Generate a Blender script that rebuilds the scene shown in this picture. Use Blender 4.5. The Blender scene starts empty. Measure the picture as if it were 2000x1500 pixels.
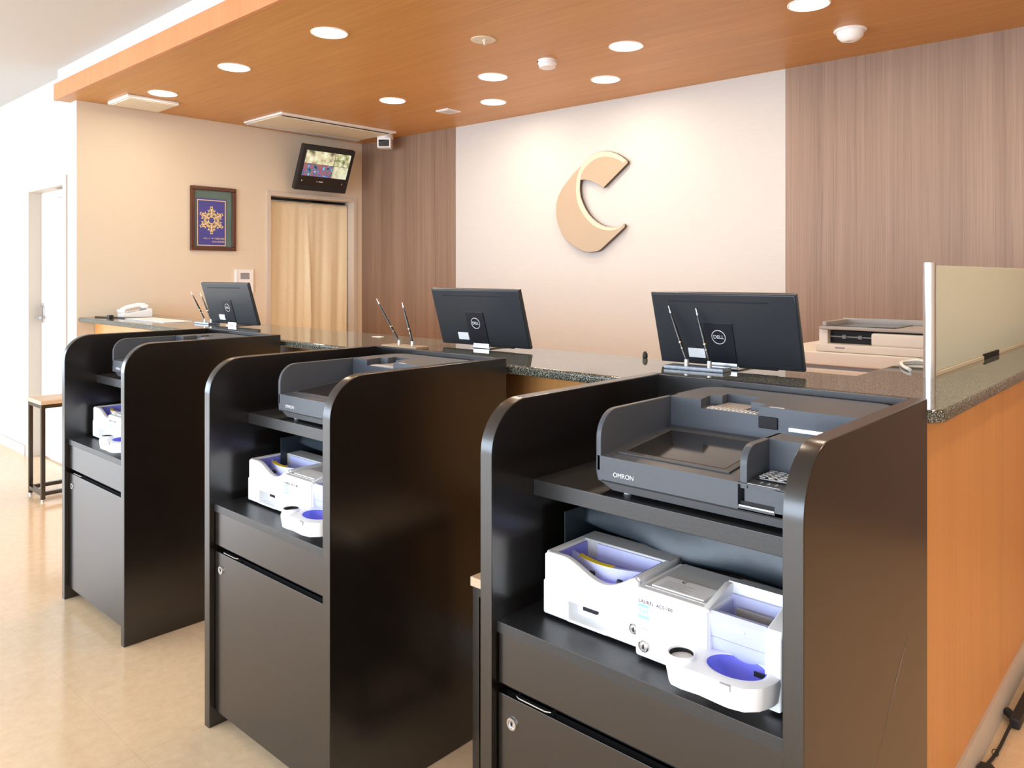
import bpy, bmesh, math, random
from mathutils import Vector, Matrix
PI = math.pi
random.seed(7)
S = bpy.context.scene
COL = S.collection

# ------------------------------------------------------------------ camera, world, exposure
cam_d = bpy.data.cameras.new('camera')
cam = bpy.data.objects.new('camera', cam_d); COL.objects.link(cam)
cam.location = (0, 0, 1.35)
cam.rotation_euler = (PI / 2, 0, math.radians(42.4))
cam_d.sensor_width = 36.0
cam_d.lens = 36.0 * 1515 / 2000
cam_d.shift_y = -212 / 2000
cam_d.clip_start = 0.02
S.camera = cam
S.view_settings.view_transform = 'Standard'
S.view_settings.look = 'None'
S.view_settings.exposure = 0.0
S.view_settings.gamma = 1.0
S.view_settings.use_curve_mapping = False
try:
    S.cycles.max_bounces = 8
    S.cycles.diffuse_bounces = 5
    S.cycles.glossy_bounces = 4
    S.cycles.transmission_bounces = 6
    S.cycles.sample_clamp_indirect = 6
    S.cycles.use_denoising = True
    S.cycles.caustics_reflective = False
    S.cycles.caustics_refractive = False
except Exception:
    pass
w = bpy.data.worlds.new('daylight'); S.world = w; w.use_nodes = True
bg = w.node_tree.nodes['Background']
bg.inputs[0].default_value = (0.74, 0.86, 1.0, 1)
bg.inputs[1].default_value = 9.2
DOWNLIGHT_W = 4.2
DOWNLIGHT_EMIT = 14.0

def portal(loc, rot, sx, sy):
    d = bpy.data.lights.new('window_portal', 'AREA'); d.shape = 'RECTANGLE'; d.size = sx; d.size_y = sy
    d.cycles.is_portal = True
    o = bpy.data.objects.new('window_portal', d); COL.objects.link(o)
    o.location = loc; o.rotation_euler = rot
FRONT_Y = -4.2; FAR_X = -9.6; RIGHT_X = 2.6; CEIL = 2.71
portal((-3.6, FRONT_Y - .02, 1.35), (PI / 2, 0, 0), 11.4, 2.3)          # windows behind the camera
portal((FAR_X - .02, -2.25, 1.35), (PI / 2, 0, -PI / 2), 3.3, 2.3)       # windows at the far left

# ------------------------------------------------------------------ materials
def nt(m): return m.node_tree.nodes, m.node_tree.links
def mat(name, col, rough=.5, metal=0.0, spec=.5, var=.04, vscale=30, bump=0.0, bscale=200, coat=0.0, coat_rough=.1):
    m = bpy.data.materials.new(name); m.use_nodes = True
    N, L = nt(m); b = N['Principled BSDF']
    b.inputs['Roughness'].default_value = rough
    b.inputs['Metallic'].default_value = metal
    b.inputs['Specular IOR Level'].default_value = spec
    b.inputs['Coat Weight'].default_value = coat
    b.inputs['Coat Roughness'].default_value = coat_rough
    tc = N.new('ShaderNodeTexCoord'); no = N.new('ShaderNodeTexNoise'); no.inputs['Scale'].default_value = vscale
    L.new(tc.outputs['Object'], no.inputs['Vector'])
    mx = N.new('ShaderNodeMix'); mx.data_type = 'RGBA'
    L.new(no.outputs['Fac'], mx.inputs[0])
    mx.inputs[6].default_value = tuple(c * (1 - var) for c in col) + (1,)
    mx.inputs[7].default_value = tuple(min(1, c * (1 + var)) for c in col) + (1,)
    L.new(mx.outputs[2], b.inputs['Base Color'])
    if bump:
        n2 = N.new('ShaderNodeTexNoise'); n2.inputs['Scale'].default_value = bscale; n2.inputs['Detail'].default_value = 4
        L.new(tc.outputs['Object'], n2.inputs['Vector'])
        bp = N.new('ShaderNodeBump'); bp.inputs['Strength'].default_value = bump; bp.inputs['Distance'].default_value = .002
        L.new(n2.outputs['Fac'], bp.inputs['Height']); L.new(bp.outputs[0], b.inputs['Normal'])
    return m

def wood(name, dark, light, scale=(60, 60, 1.2), rough=.35, detail=6, dist=.6, spec=.5, scale2=None, band=.5):
    m = bpy.data.materials.new(name); m.use_nodes = True
    N, L = nt(m); b = N['Principled BSDF']
    tc = N.new('ShaderNodeTexCoord'); mp = N.new('ShaderNodeMapping'); mp.inputs['Scale'].default_value = scale
    L.new(tc.outputs['Object'], mp.inputs[0])
    n1 = N.new('ShaderNodeTexNoise'); n1.inputs['Scale'].default_value = 1; n1.inputs['Detail'].default_value = detail
    n1.inputs['Distortion'].default_value = dist
    L.new(mp.outputs[0], n1.inputs['Vector'])
    mp2 = N.new('ShaderNodeMapping'); mp2.inputs['Scale'].default_value = scale2 or tuple(s * .12 if s > 5 else s * .25 for s in scale)
    L.new(tc.outputs['Object'], mp2.inputs[0])
    n2 = N.new('ShaderNodeTexNoise'); n2.inputs['Scale'].default_value = 1; n2.inputs['Detail'].default_value = 2
    L.new(mp2.outputs[0], n2.inputs['Vector'])
    mm = N.new('ShaderNodeMath'); mm.operation = 'MULTIPLY_ADD'
    L.new(n1.outputs['Fac'], mm.inputs[0]); mm.inputs[1].default_value = 1 - band
    m2 = N.new('ShaderNodeMath'); m2.operation = 'MULTIPLY'; L.new(n2.outputs['Fac'], m2.inputs[0]); m2.inputs[1].default_value = band
    L.new(m2.outputs[0], mm.inputs[2])
    cr = N.new('ShaderNodeValToRGB'); cr.color_ramp.elements[0].position = .32; cr.color_ramp.elements[1].position = .68
    cr.color_ramp.elements[0].color = dark + (1,); cr.color_ramp.elements[1].color = light + (1,)
    L.new(mm.outputs[0], cr.inputs[0]); L.new(cr.outputs[0], b.inputs['Base Color'])
    b.inputs['Roughness'].default_value = rough; b.inputs['Specular IOR Level'].default_value = spec
    return m

def wallpaper(name, col, amt=.02):
    m = bpy.data.materials.new(name); m.use_nodes = True
    N, L = nt(m); b = N['Principled BSDF']
    tc = N.new('ShaderNodeTexCoord'); mp = N.new('ShaderNodeMapping'); mp.inputs['Scale'].default_value = (14, 14, 160)
    L.new(tc.outputs['Object'], mp.inputs[0])
    n1 = N.new('ShaderNodeTexNoise'); n1.inputs['Scale'].default_value = 1; n1.inputs['Detail'].default_value = 5
    L.new(mp.outputs[0], n1.inputs['Vector'])
    mx = N.new('ShaderNodeMix'); mx.data_type = 'RGBA'; L.new(n1.outputs['Fac'], mx.inputs[0])
    mx.inputs[6].default_value = tuple(c * (1 - amt * 2.4) for c in col) + (1,)
    mx.inputs[7].default_value = tuple(min(1, c * (1 + amt * 2.4)) for c in col) + (1,)
    L.new(mx.outputs[2], b.inputs['Base Color']); b.inputs['Roughness'].default_value = .85
    b.inputs['Specular IOR Level'].default_value = .25
    bp = N.new('ShaderNodeBump'); bp.inputs['Strength'].default_value = .15; bp.inputs['Distance'].default_value = .002
    L.new(n1.outputs['Fac'], bp.inputs['Height']); L.new(bp.outputs[0], b.inputs['Normal'])
    return m

def granite_mat():
    m = bpy.data.materials.new('dark_granite'); m.use_nodes = True
    N, L = nt(m); b = N['Principled BSDF']
    tc = N.new('ShaderNodeTexCoord')
    n1 = N.new('ShaderNodeTexNoise'); n1.inputs['Scale'].default_value = 340; n1.inputs['Detail'].default_value = 2
    n1.inputs['Roughness'].default_value = .7
    L.new(tc.outputs['Object'], n1.inputs['Vector'])
    cr = N.new('ShaderNodeValToRGB'); e = cr.color_ramp.elements
    e[0].position = .42; e[0].color = (.008, .011, .011, 1)
    e[1].position = .50; e[1].color = (.05, .06, .055, 1)
    x = e.new(.565); x.color = (.17, .18, .15, 1)
    x = e.new(.64); x.color = (.50, .48, .36, 1)
    L.new(n1.outputs['Fac'], cr.inputs[0])
    L.new(cr.outputs[0], b.inputs['Base Color'])
    b.inputs['Roughness'].default_value = .035; b.inputs['Specular IOR Level'].default_value = .85
    return m

def floor_mat():
    m = bpy.data.materials.new('beige_vinyl_tile'); m.use_nodes = True
    N, L = nt(m); b = N['Principled BSDF']
    tc = N.new('ShaderNodeTexCoord')
    n1 = N.new('ShaderNodeTexNoise'); n1.inputs['Scale'].default_value = 26; n1.inputs['Detail'].default_value = 8; n1.inputs['Roughness'].default_value = .7
    L.new(tc.outputs['Object'], n1.inputs['Vector'])
    cr = N.new('ShaderNodeValToRGB'); e = cr.color_ramp.elements
    e[0].position = .3; e[0].color = (.79, .575, .36, 1); e[1].position = .7; e[1].color = (.90, .69, .455, 1)
    L.new(n1.outputs['Fac'], cr.inputs[0])
    mp = N.new('ShaderNodeMapping'); L.new(tc.outputs['Object'], mp.inputs[0])
    br = N.new('ShaderNodeTexBrick'); br.offset = 0; br.squash = 1
    br.inputs['Scale'].default_value = 1; br.inputs['Brick Width'].default_value = .45; br.inputs['Row Height'].default_value = .45
    br.inputs['Mortar Size'].default_value = .0016; br.inputs['Mortar Smooth'].default_value = .1
    br.inputs['Color1'].default_value = (1, 1, 1, 1); br.inputs['Color2'].default_value = (.96, .955, .95, 1); br.inputs['Mortar'].default_value = (.92, .905, .89, 1)
    L.new(mp.outputs[0], br.inputs['Vector'])
    mx = N.new('ShaderNodeMix'); mx.data_type = 'RGBA'; mx.blend_type = 'MULTIPLY'; mx.inputs[0].default_value = 1
    L.new(cr.outputs[0], mx.inputs[6]); L.new(br.outputs['Color'], mx.inputs[7]); L.new(mx.outputs[2], b.inputs['Base Color'])
    b.inputs['Roughness'].default_value = .14; b.inputs['Specular IOR Level'].default_value = .45
    n2 = N.new('ShaderNodeTexNoise'); n2.inputs['Scale'].default_value = 6; L.new(tc.outputs['Object'], n2.inputs['Vector'])
    bp = N.new('ShaderNodeBump'); bp.inputs['Strength'].default_value = .05; bp.inputs['Distance'].default_value = .003
    L.new(n2.outputs['Fac'], bp.inputs['Height']); L.new(bp.outputs[0], b.inputs['Normal'])
    return m

def emis(name, col, st):
    m = bpy.data.materials.new(name); m.use_nodes = True
    N, L = nt(m); b = N['Principled BSDF']
    b.inputs['Base Color'].default_value = col + (1,)
    b.inputs['Emission Color'].default_value = col + (1,); b.inputs['Emission Strength'].default_value = st
    return m

def screen_mat(name, cols, scale, st):
    m = bpy.data.materials.new(name); m.use_nodes = True
    N, L = nt(m); b = N['Principled BSDF']
    tc = N.new('ShaderNodeTexCoord'); n = N.new('ShaderNodeTexNoise'); n.inputs['Scale'].default_value = scale; n.inputs['Detail'].default_value = 3
    L.new(tc.outputs['Object'], n.inputs['Vector'])
    cr = N.new('ShaderNodeValToRGB'); e = cr.color_ramp.elements
    ps = [.34 + .32 * i / (len(cols) - 1) for i in range(len(cols))]
    e[0].position = ps[0]; e[0].color = cols[0] + (1,); e[1].position = ps[-1]; e[1].color = cols[-1] + (1,)
    for p, c in list(zip(ps, cols))[1:-1]:
        x = e.new(p); x.color = c + (1,)
    L.new(n.outputs['Fac'], cr.inputs[0]); L.new(cr.outputs[0], b.inputs['Emission Color'])
    b.inputs['Emission Strength'].default_value = st; b.inputs['Base Color'].default_value = (.02, .02, .02, 1)
    b.inputs['Roughness'].default_value = .3
    return m

def frosted():
    m = bpy.data.materials.new('frosted_glass'); m.use_nodes = True
    N, L = nt(m); b = N['Principled BSDF']
    b.inputs['Base Color'].default_value = (.84, .88, .76, 1); b.inputs['Roughness'].default_value = .6
    b.inputs['Transmission Weight'].default_value = .22; b.inputs['IOR'].default_value = 1.25
    n = N.new('ShaderNodeTexNoise'); n.inputs['Scale'].default_value = 300
    bp = N.new('ShaderNodeBump'); bp.inputs['Strength'].default_value = .1; bp.inputs['Distance'].default_value = .001
    L.new(n.outputs['Fac'], bp.inputs['Height']); L.new(bp.outputs[0], b.inputs['Normal'])
    return m

M = {}
M['black'] = mat('black_laminate', (.0075, .0055, .0045), .24, spec=1.0, var=.1, vscale=8, bump=.02, bscale=90)
M['shelfblack'] = mat('black_shelf_board', (.017, .017, .018), .36, spec=.7, var=.5, vscale=260, bump=.1, bscale=150)
M['void'] = mat('dark_recess', (.006, .006, .007), .7, var=.1)
M['graphite'] = mat('graphite_plastic', (.068, .076, .092), .42, spec=.55, var=.04, vscale=60, bump=.08, bscale=700)
M['graphite_d'] = mat('dark_graphite_plastic', (.045, .045, .048), .45, spec=.5, var=.04, vscale=60)
M['glass_black'] = mat('black_glass', (.012, .010, .008), .09, spec=.8, var=.02)
M['white_pl'] = mat('white_plastic', (.90, .90, .91), .35, var=.015)
M['grey_pl'] = mat('pale_grey_plastic', (.60, .59, .585), .4, var=.03)
M['taupe_pl'] = mat('taupe_plastic', (.36, .33, .31), .35, var=.04)
M['purple'] = mat('violet_plastic', (.30, .30, .82), .35, var=.03)
M['lilac'] = mat('lilac_plastic', (.58, .60, .90), .38, var=.03)
M['purple_d'] = mat('deep_violet_plastic', (.15, .16, .74), .3, var=.03)
M['yellow'] = mat('yellow_sticker', (.90, .66, .03), .5, var=.03)
M['cyan'] = mat('pale_blue_print', (.30, .66, .78), .5, var=.02)
M['ink'] = mat('dark_print', (.05, .05, .06), .6, var=.05)
M['ink_l'] = mat('grey_print', (.30, .30, .32), .6, var=.05)
M['paper'] = mat('white_paper', (.86, .87, .88), .7, var=.02)
M['chrome'] = mat('brushed_steel', (.62, .62, .63), .25, metal=1, var=.05, vscale=60)
M['dark_steel'] = mat('dark_bronze_steel', (.16, .14, .11), .3, metal=1, var=.05)
M['alu'] = mat('satin_aluminium', (.72, .74, .78), .34, metal=1, var=.03)
M['gold'] = mat('gold_metal', (.80, .56, .24), .25, metal=1, var=.03)
M['monitor'] = mat('monitor_black_plastic', (.020, .024, .030), .36, spec=.6, var=.06, vscale=20, bump=.05, bscale=500)
M['monitor_d'] = mat('monitor_column_plastic', (.010, .012, .018), .34, spec=.55, var=.06, vscale=20)
M['logo_w'] = mat('pale_logo_print', (.75, .76, .78), .4, var=.02)
M['penblack'] = mat('black_lacquer', (.012, .010, .010), .15, spec=.7, var=.02)
M['acrylic'] = mat('clear_blue_acrylic', (.22, .27, .35), .12, spec=.9, var=.35, vscale=120)
M['cover'] = mat('slate_vinyl', (.020, .030, .040), .36, spec=.6, var=.25, vscale=40, bump=.3, bscale=30)
M['wall_w'] = mat('white_wall_paint', (.60, .60, .605), .8, spec=.2, var=.01, bump=.1, bscale=120)
M['wallpaper'] = wallpaper('pale_striated_wallpaper', (.585, .56, .53), .022)
M['beige'] = wallpaper('beige_wallpaper', (.75, .655, .53), .012)
M['ceil'] = mat('white_ceiling', (.60, .585, .57), .85, spec=.2, var=.01)
M['soffit'] = wood('orange_ceiling_wood', (.50, .23, .062), (.61, .30, .085), (2.2, 48, 48), .42, band=.35)
M['fascia'] = wood('orange_fascia_wood', (.56, .22, .08), (.66, .28, .115), (70, 70, 1.5), .4, band=.35)
M['counter'] = wood('orange_counter_wood', (.66, .30, .095), (.78, .375, .125), (70, 70, 1.3), .38, band=.5)
M['walnut'] = wood('grey_brown_wood_panel', (.195, .118, .078), (.325, .215, .150), (110, 110, 1.1), .5, dist=1.2, band=.45)
M['granite'] = granite_mat()
M['floor'] = floor_mat()
M['base'] = mat('beige_baseboard', (.66, .60, .54), .45, var=.02)
M['door'] = mat('white_door_paint', (.70, .70, .69), .4, var=.01)
M['frame_w'] = mat('cream_frame_paint', (.64, .56, .48), .45, var=.02)
M['ivory'] = mat('ivory_plastic', (.74, .66, .52), .45, var=.03)
M['curtain'] = mat('cream_linen', (.88, .77, .56), .9, spec=.15, var=.06, vscale=60, bump=.3, bscale=900)
M['dark_hall'] = mat('dim_hallway_paint', (.16, .17, .17), .8, var=.05)
M['mahogany'] = wood('mahogany_frame_wood', (.07, .018, .006), (.12, .034, .012), (40, 40, 6), .22)
M['blue_p'] = mat('blue_poster_paper', (.065, .06, .33), .35, var=.15, vscale=6)
M['green_p'] = mat('green_mat_board', (.10, .17, .15), .25, var=.25, vscale=5)
M['gold_p'] = mat('gold_poster_print', (.86, .66, .34), .5, var=.05)
M['light_wood'] = wood('light_oak_laminate', (.62, .45, .29), (.72, .55, .38), (60, 6, 60), .4)
M['tan'] = mat('champagne_panel', (.43, .32, .21), .42, spec=.4, var=.04, vscale=3)
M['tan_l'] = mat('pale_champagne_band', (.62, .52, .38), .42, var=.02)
M['brown_e'] = mat('dark_brown_edge', (.05, .032, .022), .4, var=.05)
M['rubber'] = mat('black_rubber', (.015, .015, .017), .5, var=.1)
M['printer'] = mat('cream_printer_plastic', (.74, .69, .61), .45, var=.02)
M['frost'] = frosted()
M['led'] = emis('pale_blue_light', (.75, .88, 1.0), 1.2)
M['lamp'] = emis('warm_lamp_diffuser', (1.0, .86, .66), DOWNLIGHT_EMIT)
M['scr1'] = screen_mat('cctv_hall_image', [(.15, .13, .07), (.75, .65, .38), (.95, .9, .65)], 16, 1.0)
M['scr2'] = screen_mat('cctv_arcade_image', [(.01, .02, .10), (.0, .25, .35), (.55, .12, .05), (.05, .10, .5), (.3, .8, .6)], 26, .9)
M['scr3'] = screen_mat('cctv_office_image', [(.10, .16, .05), (.55, .5, .25), (.9, .85, .7)], 28, 1.0)
M['scr4'] = screen_mat('cctv_room_image', [(.35, .32, .25), (.85, .8, .5), (.7, .75, .75)], 10, 1.0)

# ------------------------------------------------------------------ mesh helpers
class MB:
    def __init__(s): s.bm = bmesh.new()
    def box(s, x0, x1, y0, y1, z0, z1, bev=0.0, seg=2, mtx=None):
        r = bmesh.ops.create_cube(s.bm, size=1)
        vs = r['verts']
        for v in vs:
            v.co = Vector(((x0 + x1) / 2 + v.co.x * (x1 - x0), (y0 + y1) / 2 + v.co.y * (y1 - y0), (z0 + z1) / 2 + v.co.z * (z1 - z0)))
        if bev:
            es = list({e for v in vs for e in v.link_edges})
            g = bmesh.ops.bevel(s.bm, geom=es, offset=bev, segments=seg, affect='EDGES', profile=.5)
            vs = list({v for f in g['faces'] for v in f.verts} | {v for v in vs if v.is_valid})
        if mtx is not None: bmesh.ops.transform(s.bm, matrix=mtx, verts=vs)
        return s
    def prism(s, pts, a0, a1, axis='x', bev=0.0, mtx=None, seg=2):
        """polygon pts extruded along axis. axis x: pts=(y,z); y: pts=(x,z); z: pts=(x,y)"""
        def mk(p, a):
            return {'x': (a, p[0], p[1]), 'y': (p[0], a, p[1]), 'z': (p[0], p[1], a)}[axis]
        va = [s.bm.verts.new(mk(p, a0)) for p in pts]; vb = [s.bm.verts.new(mk(p, a1)) for p in pts]
        n = len(pts)
        fa = s.bm.faces.new(va); fb = s.bm.faces.new(list(reversed(vb))); fs = [fa, fb]
        for i in range(n):
            fs.append(s.bm.faces.new((va[(i + 1) % n], va[i], vb[i], vb[(i + 1) % n])))
        bmesh.ops.recalc_face_normals(s.bm, faces=fs)
        vs = va + vb
        if bev:
            es = list(set(fa.edges) | set(fb.edges))
            g = bmesh.ops.bevel(s.bm, geom=es, offset=bev, segments=seg, affect='EDGES', profile=.5)
            vs = list({v for f in g['faces'] for v in f.verts} | {v for v in vs if v.is_valid})
        if mtx is not None: bmesh.ops.transform(s.bm, matrix=mtx, verts=vs)
        return s
    def lathe(s, prof, c=(0, 0, 0), seg=32, mtx=None, cap=True):
        """prof: list of (r,z)"""
        rings = []
        for r, z in prof:
            rings.append([s.bm.verts.new((c[0] + r * math.cos(2 * PI * i / seg), c[1] + r * math.sin(2 * PI * i / seg), c[2] + z)) for i in range(seg)])
        fs = []
        for a, b in zip(rings, rings[1:]):
            for i in range(seg):
                fs.append(s.bm.faces.new((a[i], a[(i + 1) % seg], b[(i + 1) % seg], b[i])))
        if cap:
            fs.append(s.bm.faces.new(list(reversed(rings[0])))); fs.append(s.bm.faces.new(rings[-1]))
        bmesh.ops.recalc_face_normals(s.bm, faces=fs)
        if mtx is not None: bmesh.ops.transform(s.bm, matrix=mtx, verts=[v for r in rings for v in r])
        return s
    def cyl(s, p0, p1, r0, r1=None, seg=20):
        p0 = Vector(p0); p1 = Vector(p1); r1 = r0 if r1 is None else r1
        d = p1 - p0; q = d.to_track_quat('Z', 'Y').to_matrix().to_4x4()
        return s.lathe([(r0, 0), (r1, d.length)], seg=seg, mtx=Matrix.Translation(p0) @ q)
    def tube(s, pts, r, seg=10, closed=False):
        pts = [Vector(p) for p in pts]; rings = []
        n = len(pts)
        for i, p in enumerate(pts):
            if closed: t = pts[(i + 1) % n] - pts[i - 1]
            else: t = pts[min(i + 1, n - 1)] - pts[max(i - 1, 0)]
            q = t.to_track_quat('Z', 'Y').to_matrix()
            rings.append([s.bm.verts.new(p + q @ Vector((r * math.cos(2 * PI * k / seg), r * math.sin(2 * PI * k / seg), 0))) for k in range(seg)])
        fs = []
        for i in range(n if closed else n - 1):
            a, b = rings[i], rings[(i + 1) % n]
            for k in range(seg): fs.append(s.bm.faces.new((a[k], a[(k + 1) % seg], b[(k + 1) % seg], b[k])))
        if not closed:
            fs.append(s.bm.faces.new(list(reversed(rings[0])))); fs.append(s.bm.faces.new(rings[-1]))
        bmesh.ops.recalc_face_normals(s.bm, faces=fs)
        return s
    def grid(s, fn, nu, nv):
        vs = [[s.bm.verts.new(fn(i / nu, j / nv)) for j in range(nv + 1)] for i in range(nu + 1)]
        for i in range(nu):
            for j in range(nv):
                s.bm.faces.new((vs[i][j], vs[i + 1][j], vs[i + 1][j + 1], vs[i][j + 1]))
        return s
    def build(s, name, m, parent=None, smooth=True, angle=35):
        me = bpy.data.meshes.new(name); s.bm.to_mesh(me); s.bm.free()
        if smooth:
            for p in me.polygons: p.use_smooth = True
            me.set_sharp_from_angle(angle=math.radians(angle))
        me.materials.append(m)
        o = bpy.data.objects.new(name, me); COL.objects.link(o)
        if parent: o.parent = parent
        if smooth:
            wn = o.modifiers.new('weighted_normals', 'WEIGHTED_NORMAL'); wn.keep_sharp = True; wn.weight = 80
        return o

def catmull(pts, n=8):
    P = [Vector(p) for p in pts]; out = []
    for i in range(len(P) - 1):
        a = P[max(i - 1, 0)]; b = P[i]; c = P[i + 1]; d = P[min(i + 2, len(P) - 1)]
        for k in range(n):
            t = k / n
            out.append(.5 * ((2 * b) + (c - a) * t + (2 * a - 5 * b + 4 * c - d) * t * t + (3 * b - a - 3 * c + d) * t ** 3))
    out.append(P[-1]); return out

def text(name, body, size, m, loc, rot, parent=None, align='CENTER', depth=.0003, space=1.0, sx=1.0):
    cu = bpy.data.curves.new(name, 'FONT'); cu.body = body; cu.size = size; cu.align_x = align; cu.align_y = 'CENTER'
    cu.extrude = depth; cu.space_character = space
    t = bpy.data.objects.new('tmp', cu); COL.objects.link(t)
    dg = bpy.context.evaluated_depsgraph_get(); dg.update()
    me = bpy.data.meshes.new_from_object(t.evaluated_get(dg)); me.name = name
    bpy.data.objects.remove(t)
    me.materials.clear(); me.materials.append(m)
    o = bpy.data.objects.new(name, me); COL.objects.link(o)
    if parent: o.parent = parent
    o.location = loc; o.rotation_euler = rot; o.scale = (sx, 1, 1)
    return o

def thing(name, label, cat, loc=(0, 0, 0), rz=0, group=None):
    o = bpy.data.objects.new(name, None); COL.objects.link(o)
    o.empty_display_size = .1
    o.location = loc; o.rotation_euler = (0, 0, rz); o['label'] = label; o['category'] = cat
    if group: o['group'] = group
    return o
def tag(o, label, cat, group=None):
    o['label'] = label; o['category'] = cat
    if group: o['group'] = group
    return o
def struct(o, label=None):
    o['kind'] = 'structure'
    if label: o['label'] = label
    return o
def dup(root, loc=None, label=None, rz=None):
    r = root.copy(); COL.objects.link(r)
    if loc is not None: r.location = loc
    if rz is not None: r.rotation_euler = (0, 0, rz)
    if label: r['label'] = label
    for ch in list(root.children):
        c = ch.copy(); COL.objects.link(c); c.parent = r
        for g in list(ch.children):
            d = g.copy(); COL.objects.link(d); d.parent = c
    return r
def arc(cx, cy, r, a0, a1, n=10):
    return [(cx + r * math.cos(math.radians(a0 + (a1 - a0) * i / n)), cy + r * math.sin(math.radians(a0 + (a1 - a0) * i / n))) for i in range(n + 1)]

# ------------------------------------------------------------------ room
WX = -5.565                      # beige side wall
WY = 1.84                        # white wall with the door
SOF = 2.505
def BY(x): return 4.145 + .0245 * (x + 5.5)
RX = 2.6
struct(MB().box(FAR_X, RX, FRONT_Y, 4.7, -.1, 0).build('floor', M['floor'], smooth=False), 'glossy beige vinyl tile floor')
struct(MB().box(FAR_X, RX, FRONT_Y, 4.7, CEIL, CEIL + .1).build('ceiling', M['ceil'], smooth=False), 'plain white upper ceiling')
# wooden dropped ceiling: board with a fascia
so = struct(MB().prism([(-5.682, 1.76), (-5.682, WY), (WX + .001, WY), (WX + .001, BY(WX)), (RX - .01, BY(RX)), (RX - .01, 1.76)], SOF, SOF + .03, 'z').build('ceiling', M['soffit'], smooth=False), 'dropped ceiling of orange wood above the counter')
MB().box(-5.685, RX - .01, 1.74, 1.762, SOF - .002, 2.612, .001).build('fascia', M['fascia'], so)
MB().box(-5.685, RX - .01, 1.765, 1.80, 2.535, CEIL).build('upstand', M['wall_w'], so)
# walls
wb = struct(MB().prism([(WX, BY(WX)), (RX, BY(RX)), (RX, 4.6), (WX, 4.6)], 0, CEIL, 'z').build('wall_back', M['wallpaper'], smooth=False), 'pale striated wallpaper wall behind the counter')
def wpanel(x0, x1, label):
    d = .004
    return struct(MB().prism([(x0, BY(x0) - d), (x1, BY(x1) - d), (x1, BY(x1) + .01), (x0, BY(x0) + .01)], 0, SOF, 'z').build('trim_1', M['walnut'], smooth=False), label)
p = wpanel(WX, -4.404, 'grey brown wood panel left of the pale wall'); p.name = 'trim_1'
p = wpanel(-1.795, RX, 'grey brown wood panel right of the pale wall'); p.name = 'trim_2'
# beige wall with doorway (y 3.251..4.049, z<1.98)
DY0, DY1, DZ = 3.251, 4.045, 1.985
wl = MB()
wl.box(WX - .12, WX, WY, DY0 - .02, 0, CEIL); wl.box(WX - .12, WX, DY1 + .02, BY(WX), 0, CEIL); wl.box(WX - .12, WX, DY0 - .02, DY1 + .02, DZ + .02, CEIL)
struct(wl.build('wall_left', M['beige'], smooth=False), 'beige wall with the curtained doorway')
hall = MB(); hall.box(WX - 1.3, WX - 1.25, DY0 - .4, DY1 + .4, 0, CEIL); hall.box(WX - 1.3, WX - .12, DY0 - .45, DY0 - .4, 0, CEIL); hall.box(WX - 1.3, WX - .12, DY1 + .4, DY1 + .45, 0, CEIL)
struct(hall.build('wall_hall', M['dark_hall'], smooth=False), 'dim hallway walls behind the curtain')
# white wall with door (x -6.49..-5.775)
LX0, LX1, LZ = -6.56, -5.765, 2.0
ww = MB(); ww.box(FAR_X, LX0, WY, WY + .14, 0, CEIL); ww.box(LX1, WX - .0005, WY - .0005, WY + .14, 0, CEIL); ww.box(LX0, LX1, WY, WY + .14, LZ, CEIL)
struct(ww.build('wall_far', M['wall_w'], smooth=False), 'white wall with a white door')
bb = MB(); bb.box(FAR_X, LX0 - .06, WY - .012, WY, 0, .075, .002)
struct(bb.build('baseboard_far', M['base']), 'pale baseboard under the white wall')
bb = MB(); bb.box(WX - .0, WX + .01, 2.5, DY0 - .035, 0, .075, .002)
struct(bb.build('baseboard_left', M['base']), 'baseboard under the beige wall')
# door 1
d1 = struct(MB().box(LX0 + .035, LX1 - .035, WY + .075, WY + .112, .012, LZ - .035, .002).build('door_1', M['door']), 'white door in the white wall')
fr = MB(); fr.box(LX0 - .03, LX0 + .035, WY - .012, WY + .13, 0, LZ + .03, .003); fr.box(LX1 - .035, LX1 + .03, WY - .012, WY + .13, 0, LZ + .03, .003)
fr.box(LX0 + .035, LX1 - .035, WY - .012, WY + .13, LZ - .035, LZ + .03, .003)
fr.build('door_frame', M['frame_w'], d1)
hd = MB(); hd.box(LX0 + .06, LX0 + .10, WY + .068, WY + .075, 1.00, 1.12, .002)
hd.cyl((LX0 + .08, WY + .075, 1.04), (LX0 + .08, WY + .02, 1.04), .009); hd.tube([(LX0 + .08, WY + .025, 1.04), (LX0 + .11, WY + .02, 1.04), (LX0 + .19, WY + .022, 1.04)], .008)
hd.cyl((LX0 + .08, WY + .075, 1.13), (LX0 + .08, WY + .06, 1.13), .013)
hd.build('door_handle', M['chrome'], d1)
MB().box(LX1 - .33, LX1 - .07, WY + .03, WY + .075, LZ - .10, LZ - .05, .006).build('door_closer', M['grey_pl'], d1)
MB().box((LX0 + LX1) / 2 - .06, (LX0 + LX1) / 2 + .06, WY + .0735, WY + .0755, 1.59, 1.615).build('door_sign', M['grey_pl'], d1)
# doorway frame
d2 = MB()
d2.box(WX - .12, WX + .012, DY0 - .035, DY0, 0, DZ + .035, .003); d2.box(WX - .12, WX + .012, DY1, DY1 + .035, 0, DZ + .035, .003); d2.box(WX - .12, WX + .012, DY0, DY1, DZ, DZ + .035, .003)
struct(d2.build('door_2', M['frame_w']), 'cream frame of the curtained doorway')
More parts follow.
